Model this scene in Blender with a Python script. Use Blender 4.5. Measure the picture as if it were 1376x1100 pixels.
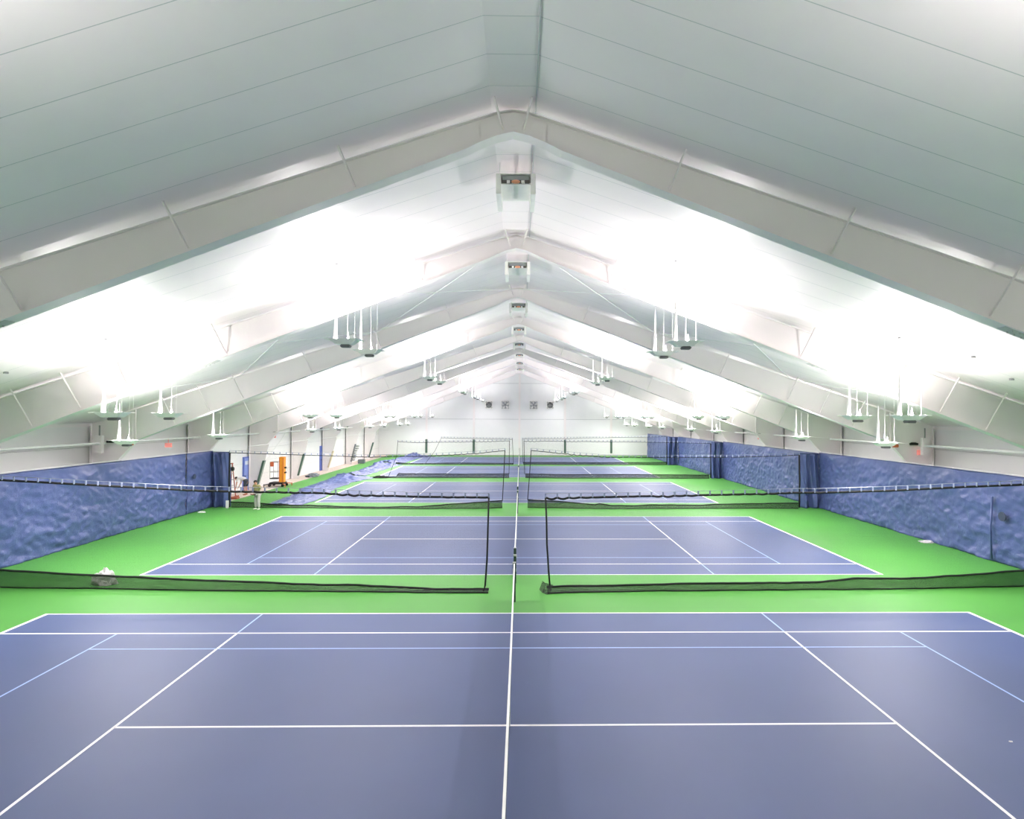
import bpy, bmesh, math, random
from mathutils import Vector, Matrix, noise
random.seed(7)
S = bpy.context.scene
for o in list(bpy.data.objects): bpy.data.objects.remove(o)
COL = S.collection

# ---------------------------------------------------------------- camera
W0, H0, FPX = 1376, 1100, 784.73
cam_d = bpy.data.cameras.new('camera'); cam = bpy.data.objects.new('camera', cam_d); COL.objects.link(cam)
pitch, roll, yaw = -.0128, .0036, .0166
Fv = Vector((math.sin(yaw)*math.cos(pitch), math.cos(yaw)*math.cos(pitch), -math.sin(pitch)))
Rv = Vector((math.cos(yaw), -math.sin(yaw), 0)); Uv = Rv.cross(Fv)
R2 = Rv*math.cos(roll)+Uv*math.sin(roll); U2 = Uv*math.cos(roll)-Rv*math.sin(roll)
M = Matrix.Identity(4)
for i in range(3): M[i][0] = R2[i]; M[i][1] = U2[i]; M[i][2] = -Fv[i]
M.translation = (.16, 0, 5.053)
cam.matrix_world = M
cam_d.sensor_fit = 'HORIZONTAL'; cam_d.sensor_width = 36; cam_d.lens = 36*FPX/W0
cam_d.shift_x = -24.84/W0; cam_d.clip_start = .05; cam_d.clip_end = 300
S.camera = cam
# ---------------------------------------------------------------- world, exposure
w = bpy.data.worlds.new('world'); S.world = w; w.use_nodes = True
w.node_tree.nodes['Background'].inputs[0].default_value = (.75, .8, .9, 1)
w.node_tree.nodes['Background'].inputs[1].default_value = .5
S.view_settings.view_transform = 'Standard'; S.view_settings.look = 'None'
S.view_settings.gamma = 1; S.view_settings.use_curve_mapping = False
S.view_settings.exposure = 0.95
LAMP_W, DOWN_W = 108.0, 92.0      # lamp output up to the ceiling, and added downward fill below each fixture

# ---------------------------------------------------------------- materials
def lin(c): return tuple(((v/255)/12.92 if v/255 <= .04045 else ((v/255+.055)/1.055)**2.4) for v in c)+(1,)
def mat(name, rgb, rough=.6, metal=0, spec=.5, noise_s=None, noise_a=.08, bump=None, bump_s=40, emit=None, alpha=1):
    m = bpy.data.materials.new(name); m.use_nodes = True; nt = m.node_tree; b = nt.nodes['Principled BSDF']
    c = lin(rgb); b.inputs['Base Color'].default_value = c
    b.inputs['Roughness'].default_value = rough; b.inputs['Metallic'].default_value = metal
    b.inputs['Specular IOR Level'].default_value = spec
    tc = nt.nodes.new('ShaderNodeTexCoord')
    if noise_s is None: noise_s, noise_a = 6, .04
    n = nt.nodes.new('ShaderNodeTexNoise'); n.inputs['Scale'].default_value = noise_s; n.inputs['Detail'].default_value = 4
    nt.links.new(tc.outputs['Object'], n.inputs['Vector'])
    r = nt.nodes.new('ShaderNodeMapRange'); r.inputs['From Min'].default_value = .25; r.inputs['From Max'].default_value = .75
    r.inputs['To Min'].default_value = 1-noise_a; r.inputs['To Max'].default_value = 1+noise_a
    nt.links.new(n.outputs['Fac'], r.inputs['Value'])
    mx = nt.nodes.new('ShaderNodeVectorMath'); mx.operation = 'SCALE'; mx.inputs[0].default_value = c[:3]
    nt.links.new(r.outputs[0], mx.inputs['Scale']); nt.links.new(mx.outputs[0], b.inputs['Base Color'])
    if bump:
        n2 = nt.nodes.new('ShaderNodeTexNoise'); n2.inputs['Scale'].default_value = bump_s; n2.inputs['Detail'].default_value = 5
        nt.links.new(tc.outputs['Object'], n2.inputs['Vector'])
        bp = nt.nodes.new('ShaderNodeBump'); bp.inputs['Distance'].default_value = bump
        nt.links.new(n2.outputs['Fac'], bp.inputs['Height']); nt.links.new(bp.outputs[0], b.inputs['Normal'])
    if emit:
        b.inputs['Emission Color'].default_value = lin(rgb); b.inputs['Emission Strength'].default_value = emit
    b.inputs['Alpha'].default_value = alpha
    return m

def seam_mat(name, rgb, axis, pitch_, width, dark, rough=.5, offset=0, spec=.5):
    """painted panel with regular joints along one object axis (a real groove: darker and bumped)"""
    m = mat(name, rgb, rough, spec=spec, noise_s=1.2, noise_a=.015); nt = m.node_tree; b = nt.nodes['Principled BSDF']
    tc = nt.nodes.new('ShaderNodeTexCoord'); sp = nt.nodes.new('ShaderNodeSeparateXYZ'); nt.links.new(tc.outputs['Object'], sp.inputs[0])
    a = nt.nodes.new('ShaderNodeMath'); a.operation = 'ADD'; a.inputs[1].default_value = 1000*pitch_-offset
    nt.links.new(sp.outputs[axis], a.inputs[0])
    md = nt.nodes.new('ShaderNodeMath'); md.operation = 'MODULO'; md.inputs[1].default_value = pitch_; nt.links.new(a.outputs[0], md.inputs[0])
    lt = nt.nodes.new('ShaderNodeMath'); lt.operation = 'LESS_THAN'; lt.inputs[1].default_value = width; nt.links.new(md.outputs[0], lt.inputs[0])
    mix = nt.nodes.new('ShaderNodeMix'); mix.data_type = 'RGBA'
    src = b.inputs['Base Color'].links[0].from_socket
    nt.links.new(lt.outputs[0], mix.inputs['Factor']); nt.links.new(src, mix.inputs['A'])
    mix.inputs['B'].default_value = lin(dark); nt.links.new(mix.outputs['Result'], b.inputs['Base Color'])
    bp = nt.nodes.new('ShaderNodeBump'); bp.inputs['Distance'].default_value = .01; bp.invert = True; bp.inputs['Strength'].default_value = .6
    nt.links.new(lt.outputs[0], bp.inputs['Height']); nt.links.new(bp.outputs[0], b.inputs['Normal'])
    return m

def mesh_mat(name, rgb, cell, thread, solid=0.0):
    """knotted netting: opaque threads on a square grid in (x+y, z), clear between"""
    m = bpy.data.materials.new(name); m.use_nodes = True; nt = m.node_tree; b = nt.nodes['Principled BSDF']
    b.inputs['Base Color'].default_value = lin(rgb); b.inputs['Roughness'].default_value = .8
    out = nt.nodes['Material Output']; tc = nt.nodes.new('ShaderNodeTexCoord'); sp = nt.nodes.new('ShaderNodeSeparateXYZ')
    nt.links.new(tc.outputs['Object'], sp.inputs[0])
    s = nt.nodes.new('ShaderNodeMath'); s.operation = 'ADD'; nt.links.new(sp.outputs[0], s.inputs[0]); nt.links.new(sp.outputs[1], s.inputs[1])
    fs = []
    for sock in (s.outputs[0], sp.outputs[2]):
        a = nt.nodes.new('ShaderNodeMath'); a.operation = 'ADD'; a.inputs[1].default_value = 1000*cell; nt.links.new(sock, a.inputs[0])
        md = nt.nodes.new('ShaderNodeMath'); md.operation = 'MODULO'; md.inputs[1].default_value = cell; nt.links.new(a.outputs[0], md.inputs[0])
        lt = nt.nodes.new('ShaderNodeMath'); lt.operation = 'LESS_THAN'; lt.inputs[1].default_value = thread; nt.links.new(md.outputs[0], lt.inputs[0]); fs.append(lt)
    mx = nt.nodes.new('ShaderNodeMath'); mx.operation = 'MAXIMUM'
    nt.links.new(fs[0].outputs[0], mx.inputs[0]); nt.links.new(fs[1].outputs[0], mx.inputs[1])
    m2 = nt.nodes.new('ShaderNodeMath'); m2.operation = 'MAXIMUM'; m2.inputs[1].default_value = solid; nt.links.new(mx.outputs[0], m2.inputs[0])
    tr = nt.nodes.new('ShaderNodeBsdfTransparent'); ms = nt.nodes.new('ShaderNodeMixShader')
    nt.links.new(m2.outputs[0], ms.inputs[0]); nt.links.new(tr.outputs[0], ms.inputs[1]); nt.links.new(b.outputs[0], ms.inputs[2])
    nt.links.new(ms.outputs[0], out.inputs['Surface'])
    return m

def vinyl_mat():
    m = mat('blue_vinyl', (74, 88, 138), .4, spec=.5, noise_s=2.2, noise_a=.04); nt = m.node_tree; b = nt.nodes['Principled BSDF']
    tc = nt.nodes.new('ShaderNodeTexCoord'); prev = None
    sp = nt.nodes.new('ShaderNodeSeparateXYZ'); nt.links.new(tc.outputs['Object'], sp.inputs[0])
    mr = nt.nodes.new('ShaderNodeMapRange'); mr.inputs['From Max'].default_value = 3.0; mr.inputs['To Min'].default_value = .7; mr.inputs['To Max'].default_value = .12
    nt.links.new(sp.outputs[2], mr.inputs['Value'])
    for sc, dist, det in ((1.9, .045, 3), (5.5, .018, 3)):
        n = nt.nodes.new('ShaderNodeTexNoise'); n.noise_type = 'RIDGED_MULTIFRACTAL'; n.inputs['Scale'].default_value = sc
        n.inputs['Detail'].default_value = det; n.inputs['Distortion'].default_value = .8
        nt.links.new(tc.outputs['Object'], n.inputs['Vector'])
        bp = nt.nodes.new('ShaderNodeBump'); bp.inputs['Distance'].default_value = dist; nt.links.new(mr.outputs[0], bp.inputs['Strength'])
        nt.links.new(n.outputs['Fac'], bp.inputs['Height'])
        if prev: nt.links.new(prev.outputs[0], bp.inputs['Normal'])
        prev = bp
    nt.links.new(prev.outputs[0], b.inputs['Normal'])
    return m
MT = dict(
 ceiling=seam_mat('ceiling_liner', (248, 240, 242), 1, .88, .012, (196, 197, 199), rough=.42, offset=.32, spec=.5),
 wall=seam_mat('wall_liner', (238, 237, 235), 2, .92, .010, (170, 170, 170), rough=.5),
 endwall=seam_mat('end_wall_liner', (240, 240, 240), 2, 4.72, .05, (190, 191, 192), rough=.5),
 concrete=mat('concrete', (205, 190, 178), .8, noise_s=3, noise_a=.06, bump=.002),
 green=mat('green_acrylic', (76, 148, 58), .55, spec=.5, noise_s=.35, noise_a=.05, bump=.0012, bump_s=180),
 blue=mat('blue_acrylic', (70, 86, 128), .52, spec=.6, noise_s=.45, noise_a=.07, bump=.0012, bump_s=180),
 line=mat('white_line_paint', (245, 243, 246), .6),
 kidline=mat('light_blue_line_paint', (160, 185, 235), .6),
 steel=mat('white_painted_steel', (243, 237, 236), .5, noise_s=.8, noise_a=.015),
 greysteel=mat('flange_bolts_steel', (196, 196, 192), .5),  # pale grey for the splice plates and their bolts
 whitepipe=mat('white_pipe', (240, 240, 238), .4),
 cable=mat('steel_cable', (150, 155, 165), .4, metal=.3),
 fixture=mat('fixture_white_enamel', (250, 248, 244), .4),
 ballast=mat('ballast_grey', (110, 112, 112), .5),
 lens=mat('lamp_lens', (255, 252, 245), .4, emit=12),
 vinyl=vinyl_mat(),
 vinyldark=mat('blue_vinyl_hem', (58, 70, 118), .5),
 patch=mat('dark_badge', (52, 62, 86), .6),
 hem=mat('black_webbing', (18, 20, 20), .8),
 band=mesh_mat('dark_mesh_band', (20, 32, 22), .02, .0098, .0),
 netting=mesh_mat('fine_black_netting', (25, 28, 25), .045, .0009),
 courtnet=mesh_mat('court_net_mesh', (16, 22, 18), .045, .014),
 netband=mat('white_net_tape', (250, 250, 246), .5),
 post=mat('green_post_paint', (48, 70, 56), .45),
 winch=mat('zinc_metal', (185, 188, 185), .35, metal=.8),
 clip=mat('pale_plastic_clip', (150, 158, 184), .4),
 pad=mat('dark_green_pad', (78, 104, 92), .6),
 padtan=mat('tan_pad', (205, 192, 165), .7),
 padgrey=mat('grey_mixed_boards', (105, 112, 118), .7),
 bluedoor=mat('blue_door_paint', (98, 118, 196), .45),
 bluedoorlight=mat('light_blue_door_leaf', (138, 156, 222), .45),
 glass=mat('pale_glass', (215, 222, 235), .15),
 black=mat('black_plastic', (22, 22, 24), .5),
 rubber=mat('black_rubber', (30, 30, 30), .8),
 orange=mat('orange_paint', (240, 158, 40), .45),
 redorange=mat('red_orange_paint', (196, 96, 52), .5),
 redbrown=mat('red_fibreglass', (172, 92, 70), .5),
 exit=mat('exit_red', (240, 150, 140), .4, emit=.2),
 lightgrey=mat('pale_grey_metal', (196, 198, 200), .5),
 grey=mat('grey_metal', (150, 152, 152), .4, metal=.4),
 hood=mat('heater_grey_sheet', (152, 158, 158), .5),
 glow=mat('heater_glow_burner', (236, 168, 132), .5),  # orange glow of the burner put into its base colour, no emission
 galv=mat('heater_dark_louvre', (88, 84, 78), .5),
 skin=mat('skin', (205, 150, 125), .55),
 hair=mat('dark_hair', (46, 42, 40), .8),
 tee_white=mat('white_cotton', (228, 228, 226), .85, bump=.004, bump_s=14),
 tee_olive=mat('olive_cotton', (146, 140, 98), .85, bump=.004, bump_s=14),
 short=mat('charcoal_cloth', (62, 66, 78), .85),
 trouser=mat('pale_grey_cloth', (178, 176, 172), .85, bump=.004, bump_s=14),
 shoe=mat('white_shoe', (228, 226, 220), .6),
 plastic=mat('crumpled_plastic', (226, 222, 222), .3),
 box=mat('grey_cardboard', (190, 186, 178), .8),
)

# ---------------------------------------------------------------- helpers
def link(name, bm, m, parent=None, smooth=False):
    me = bpy.data.meshes.new(name); bmesh.ops.recalc_face_normals(bm, faces=bm.faces[:]); bm.to_mesh(me); bm.free()
    for mm in (m if isinstance(m, (list, tuple)) else [m]): me.materials.append(mm)
    if smooth:
        for p in me.polygons: p.use_smooth = True
    o = bpy.data.objects.new(name, me); COL.objects.link(o)
    if parent: o.parent = parent
    return o
def tag(o, label=None, cat=None, group=None, kind=None):
    if label: o['label'] = label
    if cat: o['category'] = cat
    if group: o['group'] = group
    if kind: o['kind'] = kind
    return o
def thing(name, label, cat, loc=(0, 0, 0), rz=0, group=None):
    o = bpy.data.objects.new(name, None); COL.objects.link(o); o.empty_display_size = .1
    o.location = loc; o.rotation_euler = (0, 0, rz)
    return tag(o, label, cat, group)
def copy_tree(o, parent=None):
    c = o.copy(); COL.objects.link(c)
    if parent: c.parent = parent
    for ch in list(o.children): copy_tree(ch, c)
    return c
def B(): return bmesh.new()
def box(bm, x0, x1, y0, y1, z0, z1, bev=0):
    r = bmesh.ops.create_cube(bm, size=1)['verts']
    for v in r: v.co = Vector(((x0+x1)/2+v.co.x*(x1-x0), (y0+y1)/2+v.co.y*(y1-y0), (z0+z1)/2+v.co.z*(z1-z0)))
    if bev:
        es = list({e for v in r for e in v.link_edges}); bmesh.ops.bevel(bm, geom=es, offset=bev, segments=2, affect='EDGES')
    return bm
def tube(bm, pts, r, n=8, cap=True):
    pts = [Vector(p) for p in pts]; rs = r if isinstance(r, (list, tuple)) else [r]*len(pts); rings = []
    for i, p in enumerate(pts):
        d = (pts[min(i+1, len(pts)-1)]-pts[max(i-1, 0)]).normalized()
        a = d.cross(Vector((0, 0, 1)) if abs(d.z) < .95 else Vector((0, 1, 0))).normalized(); b = d.cross(a)
        rings.append([bm.verts.new(p+(a*math.cos(t)+b*math.sin(t))*rs[i]) for t in [2*math.pi*k/n for k in range(n)]])
    for i in range(len(rings)-1):
        for k in range(n): bm.faces.new((rings[i][k], rings[i][(k+1) % n], rings[i+1][(k+1) % n], rings[i+1][k]))
    if cap: bm.faces.new(rings[0][::-1]); bm.faces.new(rings[-1])
    return bm
def beam(bm, a, b, w, h):
    """rectangular bar from a to b"""
    a, b = Vector(a), Vector(b); d = (b-a).normalized()
    u = d.cross(Vector((0, 0, 1)) if abs(d.z) < .95 else Vector((0, 1, 0))).normalized()*w/2; v = d.cross(u).normalized()*h/2
    vs = [bm.verts.new(p+s*u+t*v) for p in (a, b) for s, t in ((-1, -1), (1, -1), (1, 1), (-1, 1))]
    for f in ((0, 1, 2, 3), (4, 7, 6, 5), (0, 4, 5, 1), (1, 5, 6, 2), (2, 6, 7, 3), (3, 7, 4, 0)): bm.faces.new([vs[i] for i in f])
    return bm
def prism(bm, poly, y0, y1, ax='y'):
    """polygon in (x,z) extruded along y (or in (y,z) along x when ax='x', or (x,y) along z)"""
    f = {'y': lambda p, t: (p[0], t, p[1]), 'x': lambda p, t: (t, p[0], p[1]), 'z': lambda p, t: (p[0], p[1], t)}[ax]
    a = [bm.verts.new(f(p, y0)) for p in poly]; b = [bm.verts.new(f(p, y1)) for p in poly]; n = len(poly)
    bm.faces.new(a); bm.faces.new(b[::-1])
    for i in range(n): bm.faces.new((a[i], b[i], b[(i+1) % n], a[(i+1) % n]))
    return bm
def cyl(bm, c, r, h, axis='z', n=20, r2=None):
    c = Vector(c); d = {'x': Vector((1, 0, 0)), 'y': Vector((0, 1, 0)), 'z': Vector((0, 0, 1))}[axis]
    return tube(bm, [c, c+d*h], [r, r if r2 is None else r2], n)
def ball(bm, c, r, sc=(1, 1, 1), seg=14):
    vs = bmesh.ops.create_uvsphere(bm, u_segments=seg, v_segments=seg//2+2, radius=r)['verts']
    for v in vs: v.co = Vector((v.co.x*sc[0], v.co.y*sc[1], v.co.z*sc[2]))+Vector(c)
    return bm
def interp(P, x):
    if x <= P[0][0]: return P[0][1]
    for (a, b), (c, d) in zip(P, P[1:]):
        if x <= c: return b+(d-b)*(x-a)/max(c-a, 1e-6)
    return P[-1][1]
def fbm(x, y, z=0, o=4): return noise.fractal(Vector((x, y, z)), 1.0, 2.0, o)
def struct(name, bm, m, label=None, smooth=False):
    o = link(name, bm, m, None, smooth); o['kind'] = 'structure'; o['category'] = name.split('_')[0]
    if label: o['label'] = label
    return o

# ---------------------------------------------------------------- building shell
XW, YB, YF, ZE, ZR, SL = 18.45, -4.0, 77.0, 4.72, 10.76, .3345
zc = lambda x: ZR-max(0, abs(x)-.4)*SL
ZE = zc(XW)
b = B(); prism(b, [(-XW-.2, -.2), (XW+.2, -.2), (XW+.2, 0), (-XW-.2, 0)], YB-.2, YF+.2)
struct('floor', b, MT['concrete'], 'bare concrete floor seen as a beige strip along the left wall')
b = B(); T = .15
pr_ = [(-XW, zc(XW)), (-.4, ZR), (.4, ZR), (XW, zc(XW)), (XW, zc(XW)+T), (.4, ZR+T), (-.4, ZR+T), (-XW, zc(XW)+T)]
prism(b, pr_, YB, YF)
struct('ceiling', b, MT['ceiling'], 'white gabled ceiling liner with fine panel seams')
struct('wall_left', box(B(), -XW-.2, -XW, YB, YF, 0, ZE+.1), MT['wall'], 'white panelled left side wall with blue doors')
struct('wall_right', box(B(), XW, XW+.2, YB, YF, 0, ZE+.1), MT['wall'], 'white panelled right side wall above the blue curtain')
gab = [(-XW, 0), (XW, 0), (XW, ZE+.05), (.4, ZR+.05), (-.4, ZR+.05), (-XW, ZE+.05)]
struct('wall_far', prism(B(), gab, YF, YF+.2), MT['endwall'], 'white gable end wall with four fans')
struct('wall_near', prism(B(), gab, YB-.2, YB), MT['endwall'], 'white gable wall behind the viewer')
b = B()
for s in (-1,):
    box(b, -XW, -XW+.05, YB, YF, ZE-.16, ZE-.04)
struct('trim_1', b, MT['steel'], 'white eave trim at the top of the left wall')
struct('trim_2', box(B(), XW-.05, XW, YB, YF, ZE-.16, ZE-.04), MT['steel'], 'white eave trim at the top of the right wall')
struct('trim_3', box(B(), .405, .425, YB, YF, ZR-.04, ZR-.008), MT['lightgrey'], 'thin grey seam strip running along the ridge')
o = link('acrylic_surround', box(B(), -17.0, 17.3, YB+.02, YF-.1, 0, .008), MT['green']); tag(o, 'bright green acrylic court surround covering the hall floor', 'court surface', kind='structure')
o.name = 'floor_surround'

# ---------------------------------------------------------------- tennis courts
DC = [15.107, 29.696, 45.36, 59.91, 73.53]
ORD = ['nearest', 'second nearest', 'middle', 'second farthest', 'farthest']
L2, SV, YT, CW, AL = 11.885, 6.4, 9.144, 10.973, 1.372
def court(i):
    yf = DC[i]; yn = yf-CW; z0 = .008
    o = link('tennis_court', box(B(), -L2, L2, yn, yf, z0, z0+.003), MT['blue'])
    tag(o, ORD[i]+' blue tennis court with white lines on the green surround', 'tennis court')
    b = B(); z = z0+.003; h = .0015; w = .05
    def ln(x0, x1, y0, y1, bb=b, zz=z): box(bb, x0, x1, y0, y1, zz, zz+h)
    bw = .09
    for s in (-1, 1):
        ln(*(sorted((s*L2, s*(L2-bw)))), yn, yf)
        ln(s*SV-w/2, s*SV+w/2, yn+AL, yf-AL)
    for y in (yn, yf-w, yn+AL-w/2, yf-AL-w/2, (yn+yf)/2-w/2): ln(-L2+bw if abs(y-(yn+yf)/2) > 1 else -SV, L2-bw if abs(y-(yn+yf)/2) > 1 else SV, y, y+w)
    c = link('court_line', b, MT['line'], o)
    b = B(); w = .04; zz = z+.0004
    for s in (-1, 1):
        box(b, s*YT-w/2, s*YT+w/2, yn+AL+.03, yf-AL-.03, zz, zz+h)
        for y0, y1 in ((yn+.05, yn+AL-.03), (yf-AL+.03, yf-.05)): box(b, s*SV-w/2, s*SV+w/2, y0, y1, zz, zz+h)
    for y in (yn+AL+.915, yf-AL-.915): box(b, -YT, YT, y-w/2, y+w/2, zz, zz+h)
    tag(link('youth_court_line', b, MT['kidline'], o), 'thin light blue youth court lines')
for i in range(5): court(i)

# ---------------------------------------------------------------- tennis nets with posts
def net(i):
    yf = DC[i]; yn = yf-CW; ya, yb = yn-.914, yf+.914; ym = (yn+yf)/2
    t = thing('tennis_net', ORD[i]+' tennis net with white tape across its blue court, between green posts', 'tennis net', (0, ym, 0))
    hh = lambda y: .93+.13*(abs(y-ym)/(yb-ym))**1.3
    N = 40; ys = [ya+.06+(yb-ya-.12)*k/N for k in range(N+1)]
    b = B(); pv = None
    for y in ys:
        cur = (b.verts.new((0, y-ym, .02)), b.verts.new((0, y-ym, hh(y)-.02)))
        if pv: b.faces.new((pv[0], cur[0], cur[1], pv[1]))
        pv = cur
    link('mesh_netting', b, MT['courtnet'], t)
    b = B()
    for y0, y1 in zip(ys, ys[1:]): beam(b, (0, y0-ym, hh(y0)-.03), (0, y1-ym, hh(y1)-.03), .034, .06)
    link('top_tape', b, MT['netband'], t)
    link('centre_strap', box(B(), -.008, .008, -.03, .03, .01, hh(ym)-.03), MT['netband'], t)
    for q0, q1, q2 in ((ya, ys[0], ya), (yb, ys[-1], yb)):
        link('net_cable', tube(B(), [(0, q0-ym, 1.0), (0, q1-ym, hh(q2)-.03)], .006, 6), MT['cable'], t)
    for s, y in ((-1, ya), (1, yb)):
        p = link('post', box(B(), -.04, .04, y-ym-.04, y-ym+.04, .008, 1.07, .008), MT['post'], t)
        link('post_cap', box(B(), -.045, .045, y-ym-.045, y-ym+.045, 1.07, 1.085), MT['winch'], p)
        bb = B(); cyl(bb, (-.05, y-ym+s*.05, .86), .035, .1, 'x', 12); tube(bb, [(.05, y-ym+s*.05, .86), (.05, y-ym+s*.12, .8)], .01, 6)
        link('winch', bb, MT['winch'], p)
for i in range(5): net(i)

# ---------------------------------------------------------------- steel frames
YA, SP = 10.75, 7.36
FY = [YA-2*SP, YA-SP]+[YA+SP*k for k in range(9)]
zb = lambda x: 10.27-.383*abs(x) if abs(x) > .9 else 10.27-.383*.9*(abs(x)/.9)**1.4
zt = lambda x: 10.70-.331*max(0, abs(x)-.15)
def frame(y, label):
    t = thing('steel_frame', label, 'roof frame', (0, y, 0), 0, 'white steel roof frames')
    fw = .1
    for s in (-1, 1):
        xs = [0, .3, .6, .9, 2, 3, 4.5, 6, 7.5, 9, 10.5, 12, 13.5, 15, 16.35]
        b = B(); poly = [(s*x, zt(x)) for x in xs]+[(s*18.3, zt(18.3)), (s*18.3, 3.86)]+[(s*x, zb(x)) for x in xs[::-1]]
        prism(b, poly, -.006, .006)
        for x0, x1 in zip(xs, xs[1:]):
            beam(b, (s*x0, 0, zb(x0)-.0), (s*x1, 0, zb(x1)-.0), .3, .016)
            beam(b, (s*x0, 0, zt(x0)), (s*x1, 0, zt(x1)), .18, .014)
        beam(b, (s*16.35, 0, zt(16.35)), (s*18.3, 0, zt(18.3)), .18, .014)
        box(b, min(s*16.4, s*16.42), max(s*16.4, s*16.42), -fw, fw, 3.95, zt(16.4)-.02)      # knee stiffener
        link('rafter', b, MT['steel'], t)
        b = B(); poly = [(s*18.3, 3.87), (s*16.37, 3.98), (s*17.12, 3.15), (s*17.4, 1.9), (s*17.85, 0.0), (s*18.3, 0.0)]
        prism(b, poly, -.006, .006)
        for p, q in ((poly[1], poly[2]), (poly[2], poly[3]), (poly[3], poly[4])): beam(b, (p[0], 0, p[1]), (q[0], 0, q[1]), .2, .014)
        box(b, min(s*18.29, s*18.32), max(s*18.29, s*18.32), -fw, fw, 0, 4.6)
        link('column', b, MT['steel'], t)
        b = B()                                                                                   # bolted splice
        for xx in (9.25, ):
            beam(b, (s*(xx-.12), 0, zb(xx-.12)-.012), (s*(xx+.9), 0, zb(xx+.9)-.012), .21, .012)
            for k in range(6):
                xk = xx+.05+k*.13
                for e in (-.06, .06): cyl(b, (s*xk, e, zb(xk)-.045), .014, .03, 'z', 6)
        link('splice_plate', b, MT['greysteel'], t)
        for x in (.18, 2.9, 5.92, 8.9, 11.85, 13.3, 14.75):
            b = B()
            for e in (-1, 1):
                beam(b, (s*x, e*.03, zb(x)+.1), (s*(x*1.012+.16), e*.42, zc(x*1.012+.16)-.01), .035, .035)
            link('fly_brace', b, MT['steel'], t)
    b = B()
    for k in range(7):
        a = (k-3)*.16
        cyl(b, (a, -.065, zb(a)+.07-.02*abs(k-3)), .022, .028, 'y', 6)
    cyl(b, (0, -.06, 10.45), .05, .03, 'y', 12)
    prism(b, [(-.6, 10.10), (0, 10.30), (.6, 10.10), (.6, 10.46), (0, 10.66), (-.6, 10.46)], -.05, -.035)
    link('ridge_plate', b, MT['steel'], t)
    return t
words = ['second', 'third', 'fourth', 'fifth', 'sixth', 'seventh', 'eighth']
f0 = frame(YA, 'white steel roof frame nearest the viewer, crossing the upper photo')
for k, y in enumerate(FY):
    if abs(y-YA) < .01: continue
    c = copy_tree(f0); c.location.y = y
    if y < YA: c['label'] = 'white steel roof frame '+('behind the viewer' if y < 0 else 'overhead, above the top edge of the photo')
    else:
        n = round((y-YA)/SP)
        c['label'] = 'white steel roof frame nearest the gable end wall' if n == 8 else 'white steel roof frame, %s one away from the viewer' % words[n-1]

# sag rods crossing under the roof and down the side wall
def rod(name, a, b_, label, grp):
    v = Vector(b_)-Vector(a)
    o = link(name, tube(B(), [Vector((0, 0, 0)), v], .013, 6), MT['whitepipe']); o.location = a
    tag(o, label, 'brace rod', grp)
roofx = [0, 6, 12, 17.8]
zr_ = lambda x: zc(x)-.13
for bi, (y0, y1) in enumerate(((YA+SP, YA+2*SP), (YA+5*SP, YA+6*SP))):
    for s in (-1, 1):
        for xa, xb in zip(roofx, roofx[1:]):
            for p, q in ((xa, xb), (xb, xa)):
                rod('roof_brace_rod', (s*p, y0+.03, zr_(p)), (s*q, y1-.03, zr_(q)),
                    'thin white crossing rod under the %s slope of the roof, %s' % ('left' if s < 0 else 'right', 'second roof bay' if bi == 0 else 'far roof bay'), 'roof brace rods %d%d' % (bi, s))
for k, (y0, y1) in enumerate(((YA+4*SP, YA+5*SP), (YA+6*SP, YA+7*SP))):
    for s in (-1,):
        for z0, z1 in ((.4, 4.3), (4.3, .4)):
            rod('wall_brace_rod', (s*18.36, y0+.1, z0), (s*18.36, y1-.1, z1),
                'thin white diagonal rod crossing the %s wall %s' % ('left' if s < 0 else 'right', 'by the orange lift' if (k == 0 and s < 0) else 'in the bay farther back' if s < 0 else 'behind the curtain'), 'wall brace rods %d%d' % (k, s))
# wall joints (downspout-like verticals at every frame) and wall services
for s in (-1, 1):
    for k in range(2, 9):
        y = YA+SP*k+.12
        o = link('downpipe', box(B(), -.03, .03, -.05, .05, 0, 4.5), MT['grey']); o.location = (s*18.4, y, .01)
        tag(o, 'thin grey vertical strip on the %s wall beside the %s roof frame' % ('left' if s < 0 else 'right', words[k-1] if k < 8 else 'last'), 'wall strip', 'wall strips '+('left' if s < 0 else 'right'))
    o = link('service_pipe', tube(B(), [(0, 0, 0), (0, 78, 0)], .055, 10), MT['whitepipe']); o.location = (s*17.72, -1.5, 3.86)
    tag(o, 'long white pipe running below the eaves along the %s wall' % ('left' if s < 0 else 'right'), 'pipe')
    o = link('curtain_cable', tube(B(), [(0, 0, 0), (0, 77.5, 0)], .014, 8), MT['whitepipe']); o.location = (s*17.0, -.7, 3.14)
    tag(o, 'thin pale curtain cable along the %s side of the courts' % ('left' if s < 0 else 'right'), 'cable')

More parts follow.
